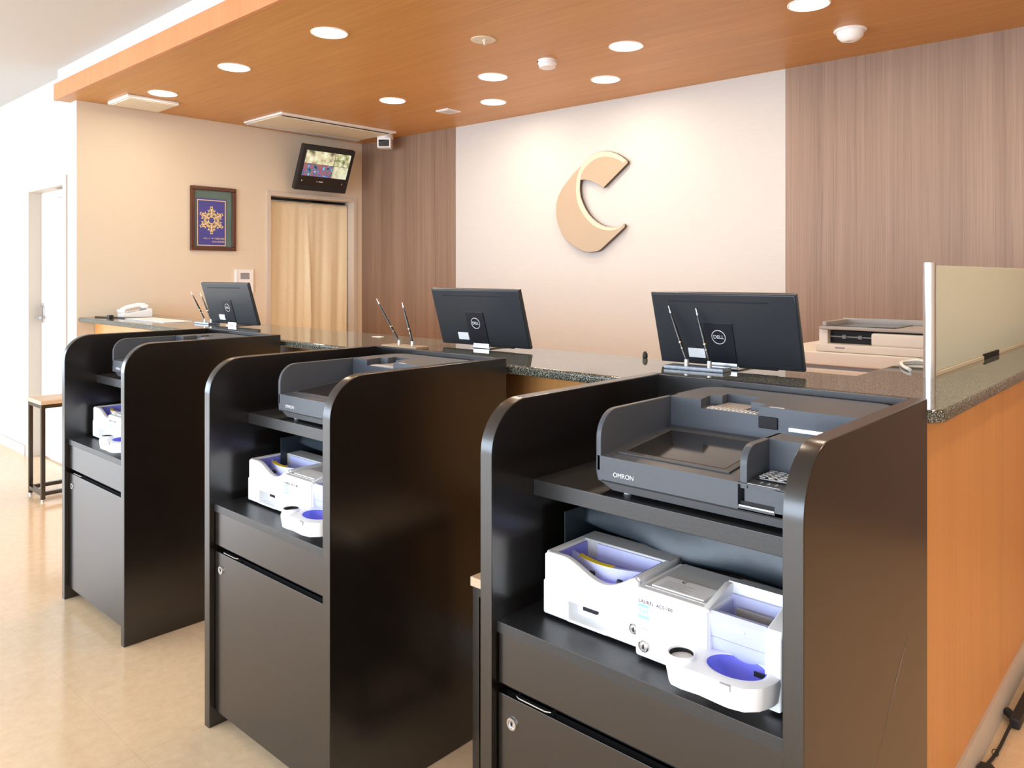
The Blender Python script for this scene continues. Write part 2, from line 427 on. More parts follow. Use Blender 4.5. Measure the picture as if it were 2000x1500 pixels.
# other walls (behind the camera): windows
def window_wall(name, n, a0, a1, fixed, along, z0, z1, label):
    b = MB(); T = .1
    def bx(m_, u0, u1, v0, v1, w0=0, w1=T):
        if along == 'x': m_.box(u0, u1, fixed - w1, fixed - w0, v0, v1)
        else: m_.box(fixed - w1, fixed - w0, u0, u1, v0, v1)
    lo, hi = (FAR_X, RX) if along == 'x' else (FRONT_Y, WY)
    bx(b, lo, hi, 0, z0); bx(b, lo, hi, z1, CEIL)
    if a0 > lo: bx(b, lo, a0, z0, z1)
    if a1 < hi: bx(b, a1, hi, z0, z1)
    struct(b.build(name, M['wall_w'], smooth=False), label)
    f = MB(); t = .05
    for i in range(n + 1):
        u = a0 + (a1 - a0) * i / n
        bx(f, u - t / 2, u + t / 2, z0, z1, .02, .08)
    bx(f, a0, a1, z0, z0 + t, .02, .08); bx(f, a0, a1, z1 - t, z1, .02, .08)
    return f
f = window_wall('wall_front', 6, -9.3, 2.1, FRONT_Y, 'x', .2, 2.5, 'white wall with wide windows behind the viewer')
struct(f.build('window_1', M['alu'], smooth=False), 'aluminium window frames behind the viewer')
f = window_wall('wall_side', 2, -3.9, -.6, FAR_X, 'y', .2, 2.5, 'white wall with windows at the far left')
struct(f.build('window_2', M['alu'], smooth=False), 'aluminium window frames at the far left')
struct(MB().box(RX, RX + .1, FRONT_Y, 4.7, 0, CEIL).build('wall_right', M['beige'], smooth=False), 'wood clad wall at the right')

# curtain
cz0, cz1 = .25, 1.955
def cfn(u, v):
    y = DY0 + .006 + (DY1 - DY0 - .012 - .02 * v * v) * u
    z = cz1 - (cz1 - cz0) * v
    amp = .004 + .009 * min(1, v * 2.2)
    x = WX - .080 + amp * (math.sin(u * 26 + .6 * math.sin(v * 3)) + .5 * math.sin(u * 61 + 2 * v)) * .55
    x += .024 * math.exp(-((u - .48 - .05 * v) / .025) ** 2) * min(1, v * 3) + .012 * math.exp(-((u - .80 + .04 * v) / .03) ** 2) * min(1, v * 2)
    return (x, y, z)
cb = MB().grid(cfn, 150, 40)
cu = cb.build('curtain', M['curtain']); cu.modifiers.new('t', 'SOLIDIFY').thickness = .002
tag(cu, 'cream linen curtain hanging in the framed doorway', 'curtain')
rod = MB().cyl((WX - .080, DY0, 1.957), (WX - .080, DY1, 1.957), .006).build('curtain_rod', M['chrome'], cu)

# ------------------------------------------------------------------ counter
CX = -.44
ctr = MB()
ctr.prism([(-5.56, 1.95), (-.505, 1.925), (-.497, 1.935), (-.497, 4.2), (-.72, 4.2), (-.72, 2.20), (-5.56, 2.34)], .10, 1.043, 'z')
rc = ctr.build('reception_counter', M['counter'])
tag(rc, 'orange wood reception counter body under the dark granite top', 'counter')
MB().prism([(-5.56, 1.944), (-.50, 1.919), (-.489, 1.93), (-.489, 4.2), (-.715, 4.2), (-.715, 2.205), (-5.56, 2.345)], .0, .10, 'z').build('plinth', M['base'], rc)
gpts = [(-5.562, 1.85), (-.50, 1.742)] + [(CX - .037 + .06 * math.cos(a), 1.80 + .06 * math.sin(a)) for a in [math.radians(-90 + 90 * i / 8) for i in range(1, 9)]] + [(-.417, 4.22), (-.75, 4.20), (-.75, 2.228), (-5.562, 2.36)]
gt = MB().prism(gpts, 1.044, 1.073, 'z', bev=.010, seg=4).build('granite_countertop', M['granite'])
tag(gt, 'polished dark speckled granite top running along the counter', 'countertop')

# glass partition on the counter return
gp = thing('glass_partition', 'frosted glass screen with aluminium post on the counter return', 'partition', (-.583, 2.32, 1.073))
MB().cyl((0, 0, 0), (0, 0, .312), .0155, seg=28).build('post', M['alu'], gp)
MB().box(-.004, .004, .016, 1.86, .012, .305, .001).build('glass_panel', M['frost'], gp)
MB().box(-.008, .008, .016, 1.86, 0, .011, .001).build('base_channel', M['ivory'], gp)
MB().box(-.011, .011, .62, .84, 0, .017, .001).build('bracket', M['void'], gp)

# ------------------------------------------------------------------ kiosks
W2 = .325
def make_kiosk(label, loc):
    k = thing('kiosk_cabinet', label, 'kiosk', loc, 0, 'black self-service kiosk cabinets')
    D = .635; T = .032; R = .105; H = 1.099
    prof = [(0, 0), (D, 0), (D, H)] + [(R + R * math.cos(a), H - R + R * math.sin(a)) for a in [math.radians(90 + 90 * i / 14) for i in range(15)]]
    MB().prism(prof, -W2, -W2 + T, 'x', bev=.003).build('side_panel', M['black'], k)
    MB().prism(prof, W2 - T, W2, 'x', bev=.003).build('side_panel', M['black'], k)
    a, b = -W2 + T, W2 - T
    MB().box(a, b, D - .022, D, .05, H, .001).build('back_panel', M['black'], k)
    MB().box(a, b, .015, D - .022, .645, .667, .001).build('lower_shelf', M['shelfblack'], k)
    MB().box(a, b, .125, D - .022, .893, .926, .0015).build('upper_shelf', M['shelfblack'], k)
    MB().box(a + .004, b, .017, .037, .547, .645, .001).build('apron', M['black'], k)
    MB().box(a, b, .045, .06, .525, .56).build('finger_recess', M['void'], k)
    d = MB().box(a + .003, b - .001, .017, .036, .05, .527, .001).build('door', M['black'], k)
    lk = MB(); mt = Matrix.Translation((a + .04, .017, .478)) @ Matrix.Rotation(PI / 2, 4, 'X')
    lk.lathe([(.0001, .003), (.0045, .003), (.0055, .0015), (.008, .0015), (.0085, .004), (.0115, .004), (.0125, 0)][::-1], seg=28, mtx=mt, cap=False)
    l = lk.build('lock', M['chrome'], d)
    MB().box(a + .0385, a + .0415, .0125, .0165, .475, .481).build('keyhole', M['void'], d)
    hh = MB(); x0, x1 = a + .045, a + .135
    hh.tube([(x0, .036, .532), (x0 + .003, .022, .5325), (x0 + .012, .018, .5325), (x1 - .012, .018, .5325), (x1 - .003, .022, .5325), (x1, .036, .532)], .0022, 8)
    hh.build('latch', M['dark_steel'], k)
    MB().box(a, b, .06, D - .022, .05, .068).build('bottom_board', M['black'], k)
    sc = MB(); sc.cyl((W2 - .001, .50, .70), (W2 + .001, .50, .70), .004, seg=14); 
    return k
K3 = (-.764, 1.098, 0); K2 = (-1.930, 1.098, 0); K1 = (-3.259, 1.128, 0)
k3 = make_kiosk('black kiosk cabinet nearest the viewer, its whole right side in view', K3)
k2 = dup(k3, K2, 'black kiosk cabinet standing between the two others')
k1 = dup(k3, K1, 'black kiosk cabinet farthest left, beside the small table by the white wall')
# scuff on the near cabinet's right side
sf = MB()
pts = catmull([(.3252, .19, .40), (.3252, .30, .49), (.3252, .42, .60), (.3252, .50, .665)], 6)
for i in range(len(pts) - 1):
    t = i / (len(pts) - 1); wv = .0006 + .0045 * math.exp(-((t - .72) / .16) ** 2)
    a, b = pts[i], pts[i + 1]
    vs = [sf.bm.verts.new((a.x, a.y, a.z - wv)), sf.bm.verts.new((b.x, b.y, b.z - wv)), sf.bm.verts.new((b.x, b.y, b.z + wv)), sf.bm.verts.new((a.x, a.y, a.z + wv))]
    sf.bm.faces.new(vs)
M['scuff'] = mat('pale_scuff', (.20, .17, .15), .6, var=.6, vscale=200)
sf.build('scuff_mark', M['scuff'], k3)['label'] = 'pale diagonal scuff'

# ------------------------------------------------------------------ payment terminals (origin: centre of front, underside)
def make_terminal(label, loc):
    t = thing('payment_terminal', label, 'payment terminal', loc, 0, 'dark grey payment terminals')
    G = M['graphite']; a = .213
    D = .465
    # lower body
    b = MB()
    b.prism([(-a, .02)] + [( -a + .03, .006), (a - .03, .006), (a, .02), (a, .03), (-a, .03)], .012, D - .03, 'y')
    b.build('base_tray', M['graphite_d'], t)
    # main shell: floor slope between wings
    h = MB()
    prof = [(0, .028), (0, .072), (.262, .096), (.262, .028)]
    h.prism(prof, -a + .002, .083, 'x')
    h.prism([(0, .028), (0, .024), (.262, .024), (.262, .028)], -a + .004, a - .004, 'x')
    h.prism([(.04, .028), (.04, .0725), (.262, .094), (.262, .028)], .083, a - .002, 'x')
    h.prism([(.0, .028), (.0, .070), (.012, .071), (.012, .028)], .148, a - .002, 'x')
    h.prism([(.0, .069), (.0, .0715), (.05, .074), (.05, .069)], .083, a - .002, 'x')
    h.prism([(.0, .024), (.0, .032), (.1, .032), (.1, .024)], .083, a - .002, 'x')
    # back block with cutout and rounded rear corners
    def outline(x0, x1, y0, y1, r):
        p = [(x0, y0), (x1, y0)]
        p += arc(x1 - r, y1 - r, r, 0, 90, 6) + arc(x0 + r, y1 - r, r, 90, 180, 6)
        return p
    h.prism(outline(-a, a, .262, D, .055), .028, .140, 'z')
    h.prism([(-a, .262), (-.130, .262), (-.142, .325), (-.118, .335), (-.124, .372), (-.045, .372), (-.035, .30), (.0, .30), (.0, .262), (a, .262)] + arc(a - .055, D - .055, .055, 0, 90, 6) + arc(-a + .055, D - .055, .055, 90, 180, 6), .140, .159, 'z')
    # rounded lip on front lower left corner
    h.build('housing', G, t, angle=30)
    # wings
    for s_, nm in ((-1, 0), (1, 1)):
        wv = MB(); R = .055; wr = [(.0, .05)] + [(.0, .159 - R)]
        wr += [(R + R * math.cos(x), .159 - R + R * math.sin(x)) for x in [math.radians(180 - 90 * i / 10) for i in range(1, 11)]]
        wr += [(.30, .159), (.30, .014), (.03, .014)] + [(.03 + .03 * math.cos(x), .044 + .03 * math.sin(x)) for x in [math.radians(270 - 90 * i / 6) for i in range(1, 7)]]
        x0, x1 = (-a - .002, -a + .010) if s_ < 0 else (a - .010, a + .002)
        wv.prism(wr, x0, x1, 'x', bev=.0025)
        wv.build('side_wing', G, t)
    # seam
    MB().box(-a + .012, a - .012, -.0006, .004, .0235, .0262).build('seam', M['void'], t)
    # screen on the slope
    ang = math.atan2(.024, .262)
    mt = Matrix.Translation((-.065, .030, .0755)) @ Matrix.Rotation(ang, 4, 'X')
    fr_ = MB()
    W, H_ = .235, .195
    sx = -.0
    fr_.box(-W / 2, W / 2, 0, H_, -.002, .0025, .001, mtx=mt)
    scf = fr_.build('screen_frame', M['graphite_d'], t)
    s2 = MB().box(-W / 2 + .012, W / 2 - .014, .012, H_ - .012, .0025, .0032, mtx=mt)
    s2.build('screen', M['glass_black'], scf)
    # camera window and card slot on the back face
    MB().box(.0, .040, .258, .263, .116, .140, .002).build('camera_window', M['void'], t)
    MB().box(.063, .150, .2585, .263, .117, .1235).build('card_slot', M['led'], t)
    # pin pad housing
    pp = MB(); R = .034; TP = .134
    wr = [(.004, .062)] + [(.004, TP - R)] + [(.004 + R + R * math.cos(x), TP - R + R * math.sin(x)) for x in [math.radians(180 - 90 * i / 8) for i in range(1, 9)]] + [(.150, TP), (.150, .062)]
    pp.prism(wr, .084, .098, 'x', bev=.003)
    pp.prism([(.092, .06), (.092, TP), (.150, TP), (.150, .06)], .090, a - .004, 'x')
    wr2 = [(.02, .062), (.02, .095), (.04, .122), (.075, TP), (.150, TP), (.150, .062)]
    pp.prism(wr2, a - .020, a - .004, 'x')
    pd = pp.build('pin_pad_housing', G, t, angle=30)
    kp = MB().box(.101, a - .024, .030, .090, .073, .0785, .0015); kp.build('pin_pad', M['glass_black'], pd)
    kk = MB()
    for i in range(5):
        for j in range(4):
            cx = .104 + i * .0160; cy = .034 + j * .0135
            for (u0, u1, v0, v1) in ((0, .0145, 0, .002), (0, .0145, .010, .012), (0, .002, 0, .012), (.0125, .0145, 0, .012)):
                kk.box(cx + u0, cx + u1, cy + v0, cy + v1, .0785, .0793)
    kk.build('pin_pad_keys', M['logo_w'], pd)
    cm = MB()
    for cx in (.115, .128, .141):
        cm.tube([(cx + .004 * math.cos(q), .018 + .005 * math.sin(q), .0735) for q in [-1.2 + .4 * i for i in range(7)]], .0005, 5)
    cm.box(.098, .155, .0035, .005, .0716, .0722)
    cm.build('contactless_mark', M['logo_w'], pd)
    # recessed card door on the front
    cd = MB(); cd.box(.092, .1475, .007, .016, .040, .0695); cd.build('card_reader_door', G, t)
    MB().box(.085, .147, -.0004, .008, .0322, .0345).build('card_reader_lip', M['alu'], t)
    MB().box(.085, .147, .006, .009, .0345, .040).build('card_slot_gap', M['void'], t)
    # top cut-out label plate
    tp = MB().box(-.120, -.004, .266, .30, .1402, .1412); 
    tp.box(-.118, -.050, .30, .368, .1402, .1412)
    tp.build('slot_plate', M['taupe_pl'], t)
    rb = MB()
    for i in range(12): rb.box(-.118 + i * .0095, -.1155 + i * .0095, .268, .292, .1412, .1428)
    rb.build('slot_ribs', M['logo_w'], t)
    MB().box(.02, .05, .266, .272, .159, .1594).build('top_mark', M['logo_w'], t)
    text('brand_lettering', 'OMRON', .0125, M['logo_w'], (-.150, -.0004, .0215 + .0), (PI / 2, 0, 0), t, depth=.0004, sx=1.0).location = (-.150, -.0006, .040)
    for x in (-.16, .16):
        for y in (.03, .40): MB().cyl((x, y, 0), (x, y, .008), .008, seg=14).build('foot', M['grey_pl'], t)
    return t
TO = (.074, .137, .9262)
def addv(a, b): return (a[0] + b[0], a[1] + b[1], a[2] + b[2])
t3 = make_terminal('dark grey payment terminal in the nearest kiosk, screen and keypad in view', addv(K3, TO))
t2 = dup(t3, addv(K2, TO), 'dark grey payment terminal on the top shelf of the middle kiosk')
t1 = dup(t3, addv(K1, addv(TO, (-.014, 0, 0))), 'dark grey payment terminal on the top shelf of the farthest kiosk')

# ------------------------------------------------------------------ change machines (origin at kiosk-local shelf, coordinates in world of K3)
def make_changer(label, loc):
    t = thing('change_machine', label, 'change machine', loc, 0, 'white cash change machines')
    Wp = M['white_pl']
    ox, oy = -.745, 1.13
    X = lambda x: x - ox
    Y = lambda y: y - oy
    # note unit
    nx0, nx1, ny0, ny1, nz = X(-1.003), X(-.782), Y(1.195), Y(1.340), .130
    n = MB()
    # front wall with a dipped top edge
    def dip(x):
        u = (x - nx0) / (nx1 - nx0)
        return nz - .030 * max(0, math.sin(PI * min(1, max(0, (u - .22) / .74)) ** 1.25)) ** 1.25
    xs = [nx0 + (nx1 - nx0) * i / 28 for i in range(29)]
    top = [(x, dip(x) - (.006 if i in (0, 28) else 0)) for i, x in enumerate(xs)]
    n.prism([(nx0, .072), (nx1, .072)] + top[::-1], ny0, ny0 + .016, 'y', bev=.004, seg=3)
    n.box(nx0, nx1, ny0 + .004, ny1, .062, .074, .002)
    n.box(nx0, nx0 + .018, ny0 + .006, ny1, .07, nz, .004, 3); n.box(nx1 - .014, nx1, ny0 + .006, ny1, .07, nz, .004, 3)
    # lower housing around the recess
    r0, r1, rz0, rz1 = nx0 + .062, nx0 + .150, .012, .046
    n.box(nx0 - .002, r0, ny0 - .002, ny1, .006, .074, .004, 3); n.box(r1, nx1 + .002, ny0 - .002, ny1, .006, .074, .004, 3)
    n.box(r0 - .004, r1 + .004, ny0 - .0018, ny1, rz1, .074, .002); n.box(r0 - .004, r1 + .004, ny0 - .0018, ny1, .006, rz0, .002)
    nb = n.build('note_unit', Wp, t)
    MB().box(nx0 + .002, nx1 - .002, ny1 - .030, ny1 + .022, .07, nz + .001, .003).build('rear_rim', M['grey_pl'], nb)
    MB().box(nx0 + .001, nx1 + .26, ny1 + .024, ny1 + .25, .006, .098, .004).build('rear_housing', M['taupe_pl'], nb)
    q = MB(); q.box(nx0 + .016, nx1 - .012, ny0 + .014, ny1 - .028, .074, .0945)
    q.box(nx0 + .017, nx0 + .022, ny0 + .012, ny1 - .028, .08, nz - .004); q.box(nx1 - .019, nx1 - .013, ny0 + .012, ny1 - .028, .08, nz - .004)
    q.build('note_tray', M['purple'], nb)
    # curved divider of the tray
    dv = MB()
    def dl(off, zz):
        return [(nx0 + .022 + (nx1 - nx0 - .042) * u, ny0 + .062 - .026 * math.sin(PI * u) + off, zz) for u in [i / 14 for i in range(15)]]
    A = dl(0, .118); B = dl(.007, .118)
    dv.prism([(p[0], p[1]) for p in A] + [(p[0], p[1]) for p in B][::-1], .085, .119, 'z')
    dv.build('tray_divider', M['lilac'], nb)
    MB().box(nx0 + .05, nx1 - .02, ny1 - .034, ny1 - .030, .085, .127).build('tray_back', M['lilac'], nb)
    yl = MB(); A = dl(-.001, 0)[2:10]; B = dl(.012, 0)[2:10]
    yl.prism([(p[0], p[1]) for p in A] + [(p[0], p[1]) for p in B][::-1], .119, .1198, 'z')
    yl.build('warning_label', M['yellow'], nb)['label'] = 'curved yellow warning label'
    for u in (.03, .085, .150):
        MB().cyl((nx0 + u + .01, ny0 + .026, .102), (nx0 + u + .018, ny0 + .026, .102), .0055, seg=12).build('roller', M['rubber'], nb)
    MB().box(r0, r1, ny0 + .030, ny0 + .034, rz0, rz1).build('outlet_back', M['white_pl'], nb)
    MB().box(r0 + .016, r0 + .05, ny0 + .024, ny0 + .0305, .025, .032, .001).build('outlet_slot', M['void'], nb)
    def lock(px, py, pz, r, m_, par):
        mt = Matrix.Translation((px, py, pz)) @ Matrix.Rotation(PI / 2, 4, 'X')
        o = MB().lathe([(r, 0), (r, .003), (r * .82, .0045), (r * .74, .003), (r * .55, .003), (.0004, .0034)], seg=24, mtx=mt, cap=False).build('lock', m_, par)
        MB().box(px - .0008, px + .0008, py - .0048, py - .003, pz - .004, pz + .003).build('keyhole', M['void'], par)
    lock(nx1 - .006, ny0 - .002, .040, .0095, M['chrome'], nb)
    # coin unit
    cx0, cx1, cy0, cy1, cz = X(-.772), X(-.636), Y(1.170), Y(1.325), .128
    c = MB(); c.box(cx0, cx1 + .01, cy0, cy1, .006, cz, .006, 4)
    c.box(cx0 + .012, cx1, cy0 - .003, cy0 + .02, .012, .045, .006, 3)
    cb_ = c.build('coin_unit', Wp, t)
    MB().box(cx0 + .012, cx1 + .006, cy0 + .016, cy1 - .002, cz - .002, cz + .0012, .0006).build('top_plate', M['grey_pl'], cb_)
    cd = MB().box(cx0 + .022, cx1 - .012, cy0 + .022, cy0 + .075, cz + .001, cz + .0032, .0004).build('notice_card', M['paper'], cb_)
    mk = MB()
    for i in range(8): mk.box(cx0 + .034, cx0 + .034 + .06 - (i % 3) * .008, cy0 + .026 + i * .004, cy0 + .0268 + i * .004, cz + .0033, cz + .0036)
    mk.build('notice_text', M['ink_l'], cd)
    text('notice_mark', 'C', .013, M['ink'], (cx0 + .062, cy0 + .066, cz + .0036), (0, 0, 0), cd)
    R9 = (PI / 2, 0, 0)
    text('model_lettering', 'LAUREL  ACS-100', .0085, M['ink'], (cx0 + .043, cy0 - .0003, .106), R9, cb_, space=1.05)
    bl = MB(); bl.box(cx0 + .008, cx0 + .030, cy0 - .0004, cy0 + .002, .096, .101); bl.box(cx0 + .008, cx0 + .030, cy0 - .0004, cy0 + .002, .076, .081)
    bl.build('blue_label', M['cyan'], cb_)
    text('label_number', '500', .0125, M['cyan'], (cx0 + .019, cy0 - .0003, .0885), R9, cb_)
    MB().box(cx0 + .013, cx0 + .029, cy0 - .0006, cy0 + .001, .058, .0588).build('drawer_seam', M['ink_l'], cb_)
    lock(cx0 + .022, cy0 - .003, .030, .0105, M['chrome'], cb_)
    # hopper
    hx0, hx1 = X(-.640), X(-.500)
    hy = Y(1.168)
    h = MB()
    h.prism([(hy, .006), (hy, .122), (hy + .006, .128), (hy + .085, .148), (hy + .155, .132), (hy + .155, .006)], hx0, hx0 + .012, 'x', bev=.003)
    h.prism([(hy - .004, .006), (hy - .004, .118), (hy + .004, .128), (hy + .085, .148), (hy + .155, .132), (hy + .155, .006)], hx1 - .028, hx1, 'x', bev=.004, seg=3)
    h.prism([(hy + .088, .10), (hy + .094, .148), (hy + .155, .132), (hy + .155, .10)], hx0 + .002, hx1 - .002, 'x', bev=.002)
    h.box(hx0, hx1, hy + .03, hy + .155, .006, .03)
    hp = h.build('hopper', Wp, t)
    f_ = MB(); f_.prism([(hy + .018, .040), (hy + .004, .118), (hy + .010, .126), (hy + .034, .118), (hy + .044, .040)], hx0 + .0125, hx1 - .0285, 'x', bev=.003, seg=3)
    f_.box(hx0 + .0125, hx0 + .017, hy + .03, hy + .09, .07, .122); f_.box(hx1 - .034, hx1 - .0285, hy + .03, hy + .09, .07, .122); f_.box(hx0 + .0125, hx1 - .0285, hy + .084, hy + .090, .07, .130)
    hf = f_.build('hopper_front', M['lilac'], hp)
    MB().box(hx0 + .0125, hx1 - .0285, hy + .0095, hy + .020, .0832, .0838).build('seam', M['ink_l'], hp)
    MB().box(hx0 + .04, hx0 + .075, hy + .0050, hy + .012, .104, .110, .001).build('hopper_tab', M['grey_pl'], hp)
    MB().box(hx0 + .016, hx1 - .032, hy + .030, hy + .085, .06, .085).build('hopper_floor', M['void'], hp)
    MB().box(hx0 + .030, hx1 - .045, hy + .066, hy + .070, .082, .116, .001).build('coin_gate', M['taupe_pl'], hp)
    # scoop and reject cup
    s_ = MB(); cx, cy, rx, ry = X(-.568), Y(1.150), .048, .036
    outer = [(X(p_), Y(q_)) for p_, q_ in ((-.680, 1.182), (-.684, 1.140), (-.676, 1.112), (-.660, 1.096), (-.636, 1.094), (-.610, 1.098), (-.585, 1.096), (-.556, 1.094), (-.530, 1.100), (-.512, 1.118), (-.502, 1.145), (-.500, 1.182), (-.500, 1.192), (-.680, 1.192))]
    # ring surface between outer outline and bowl edge, built as grid
    N_ = 48
    def ray_hit(ang):
        dx, dy = math.cos(ang), math.sin(ang); best = 1e9
        n_ = len(outer)
        for i in range(n_):
            (x1, y1), (x2, y2) = outer[i], outer[(i + 1) % n_]
            ex, ey = x2 - x1, y2 - y1; den = dx * ey - dy * ex
            if abs(den) < 1e-9: continue
            tt = ((x1 - cx) * ey - (y1 - cy) * ex) / den; uu = ((x1 - cx) * dy - (y1 - cy) * dx) / den
            if tt > 0 and -1e-6 <= uu <= 1 + 1e-6: best = min(best, tt)
        return cx + dx * best, cy + dy * best
    rings = []
    specs = [('c', .022), ('o', .0), ('o', .050), ('o', .058), ('i', .0625), ('b', .0605)]
    for kind, z in specs:
        r_ = []
        for i in range(N_):
            an = 2 * PI * i / N_
            ohx, ohy = ray_hit(an)
            if kind == 'c': r_.append((cx + (ohx - cx) * .3, cy + (ohy - cy) * .3, z))
            elif kind == 'o':
                f0 = .95 if z == 0 else (1.0 if z < .055 else .985)
                if z == 0: z_ = .022
                else: z_ = z
                r_.append((cx + (ohx - cx) * f0, cy + (ohy - cy) * f0, z_))
            elif kind == 'i':
                r_.append((cx + (rx + .006) * math.cos(an), cy + (ry + .006) * math.sin(an), z))
            else:
                r_.append((cx + rx * math.cos(an), cy + ry * math.sin(an), z))
        rings.append([s_.bm.verts.new(p_) for p_ in r_])
    for A_, B_ in zip(rings, rings[1:]):
        for i in range(N_): s_.bm.faces.new((A_[i], A_[(i + 1) % N_], B_[(i + 1) % N_], B_[i]))
    sc = s_.build('coin_scoop', Wp, t, angle=50)
    bw = MB()
    def bf(u, v):
        an = 2 * PI * u; rr = 1 - v; zz = .0605 - .034 * math.sin(v * PI / 2) ** .8
        return (cx + rx * rr * math.cos(an), cy + ry * rr * math.sin(an), zz)
    bw.grid(bf, 40, 10); bmesh.ops.remove_doubles(bw.bm, verts=bw.bm.verts, dist=1e-6)
    bmesh.ops.recalc_face_normals(bw.bm, faces=bw.bm.faces)
    bo = bw.build('scoop_bowl', M['purple_d'], sc, angle=60)
    MB().box(cx + .024, cx + .046, cy + .012, cy + .014, .050, .058).build('coin_outlet', M['void'], sc)
    MB().box(cx + .000, cx + .018, Y(1.0915), Y(1.0975), .049, .0585, .001).build('scoop_tab', M['grey_pl'], sc)
    cupx, cupy = X(-.650), Y(1.122)
    cp = MB(); cp.lathe([(.021, .030), (.0235, .067), (.022, .0685), (.020, .067), (.018, .046), (.0001, .044)], (cupx, cupy, 0), 28, cap=False)
    cp.build('reject_cup', Wp, t)
    MB().lathe([(.0175, .045), (.0192, .0662)], (cupx, cupy, 0), 28, cap=False).build('cup_lining', M['void'], t)
    MB().cyl((cupx, cupy, .0445), (cupx, cupy, .0475), .0178).build('cup_floor', M['void'], t)
    return t
CO = (-.745 - K3[0], 1.13 - K3[1], .6672)
c3 = make_changer('white and violet cash change machine on the nearest kiosk shelf', addv(K3, CO))
c2 = dup(c3, addv(K2, CO), 'white and violet cash change machine on the middle kiosk shelf')
c1 = dup(c3, addv(K1, addv(CO, (-.014, 0, 0))), 'white and violet cash change machine on the farthest kiosk shelf, half hidden')

# slate cover draped behind the change machines, under the upper shelf
def make_cover(label, K, x0, x1, ztop, drop):
    b = MB()
    def fn(u, v):
        x = x0 + (x1 - x0) * u
        if v < .55:
            q = v / .55; y = .58 - .31 * q; z = ztop + .004 * math.sin(9 * u + 3 * q)
        else:
            q = (v - .55) / .45; y = .27 - .012 * math.sin(q * PI / 2) + .006 * math.sin(u * 11) * q
            dd = drop * (.55 + .45 * math.sin(min(1, u * 1.6) * PI / 2) + .05 * math.sin(u * 17))
            z = ztop - dd * q
        return (x, y, z)
    b.grid(fn, 40, 24)
    o = b.build('equipment_cover', M['cover'], angle=80); o.modifiers.new('t', 'SOLIDIFY').thickness = .003
    o.location = K
    tag(o, label, 'cover', 'slate covers under the kiosk shelves')
    s_ = MB(); s_.box(x0, x0 + .003, .19, .58, ztop - .165, ztop)
    s_.build('side_flap', M['cover'], o)
    return o
make_cover('slate blue vinyl cover behind the change machine in the nearest kiosk', K3, -.262, .288, .850, .062)
make_cover('slate blue vinyl cover behind the change machine in the middle kiosk', K2, -.215, .288, .848, .045)

# ------------------------------------------------------------------ computer monitors (backs to the viewer)
def make_monitor(label, loc, rz):
    t = thing('computer_monitor', label, 'monitor', loc, rz, 'black computer monitors on the counter')
    W, H, tilt = .448, .228, math.atan2(.068, .216)
    mt = Matrix.Rotation(tilt, 4, 'X')
    def P(o): o.matrix_local = mt; return o
    b = MB(); b.box(-W / 2, W / 2, -.004, .010, 0, H, .003)
    b.prism([(-W / 2 + .004, .004), (W / 2 - .004, .004), (W / 2 - .004, H - .004), (-W / 2 + .004, H - .004)], -.0075, .0, 'y', bev=.0025)
    P(b.build('back_shell', M['monitor'], t))
    P(MB().box(-W / 2 + .004, W / 2 - .004, .010, .0108, .006, H - .004).build('screen', M['glass_black'], t))
    P(MB().box(-.165, .145, -.0088, -.006, H - .028, H - .0245, .001).build('vent_slot', M['void'], t))
    P(MB().box(-.062, .030, -.0105, -.006, .004, .138, .001).build('stand_column', M['monitor_d'], t))
    lg = MB(); lg.tube([(-.016 + .021 * math.cos(2 * PI * i / 40), -.0112, .094 + .021 * math.sin(2 * PI * i / 40)) for i in range(40)], .0012, 6, closed=True)
    l = P(lg.build('logo_ring', M['logo_w'], t))
    x = text('logo_lettering', 'DELL', .0155, M['logo_w'], (0, 0, 0), (0, 0, 0), t, depth=.0005, space=.95)
    x.matrix_local = mt @ Matrix.Translation((-.016, -.0112, .094)) @ Matrix.Rotation(PI / 2, 4, 'X')
    P(MB().box(-.122, -.068, -.0095, -.0072, .024, .053).build('sticker', M['paper'], t))
    P(MB().box(.034, .15, -.009, -.006, .0, .010).build('port_recess', M['void'], t))
    st = MB(); st.box(-.055, .040, -.022, .11, -.0085, -.0045, .001); st.box(-.05, .03, -.014, -.004, -.006, .009, .001)
    st.build('stand_foot', M['chrome'], t)
    return t
m3 = make_monitor('black monitor back nearest the viewer, behind the third pen stand', (-1.072, 2.128, 1.0825), math.radians(2.0))
m2 = dup(m3, (-2.068, 2.115, 1.0825), 'black monitor back in front of the pale wall beside the wood panel', math.radians(2.5))
m1 = dup(m3, (-4.01, 2.13, 1.0825), 'black monitor back farthest away, below the thermostat on the beige wall', math.radians(4))
m1.scale = (1.03, 1, 1.05)

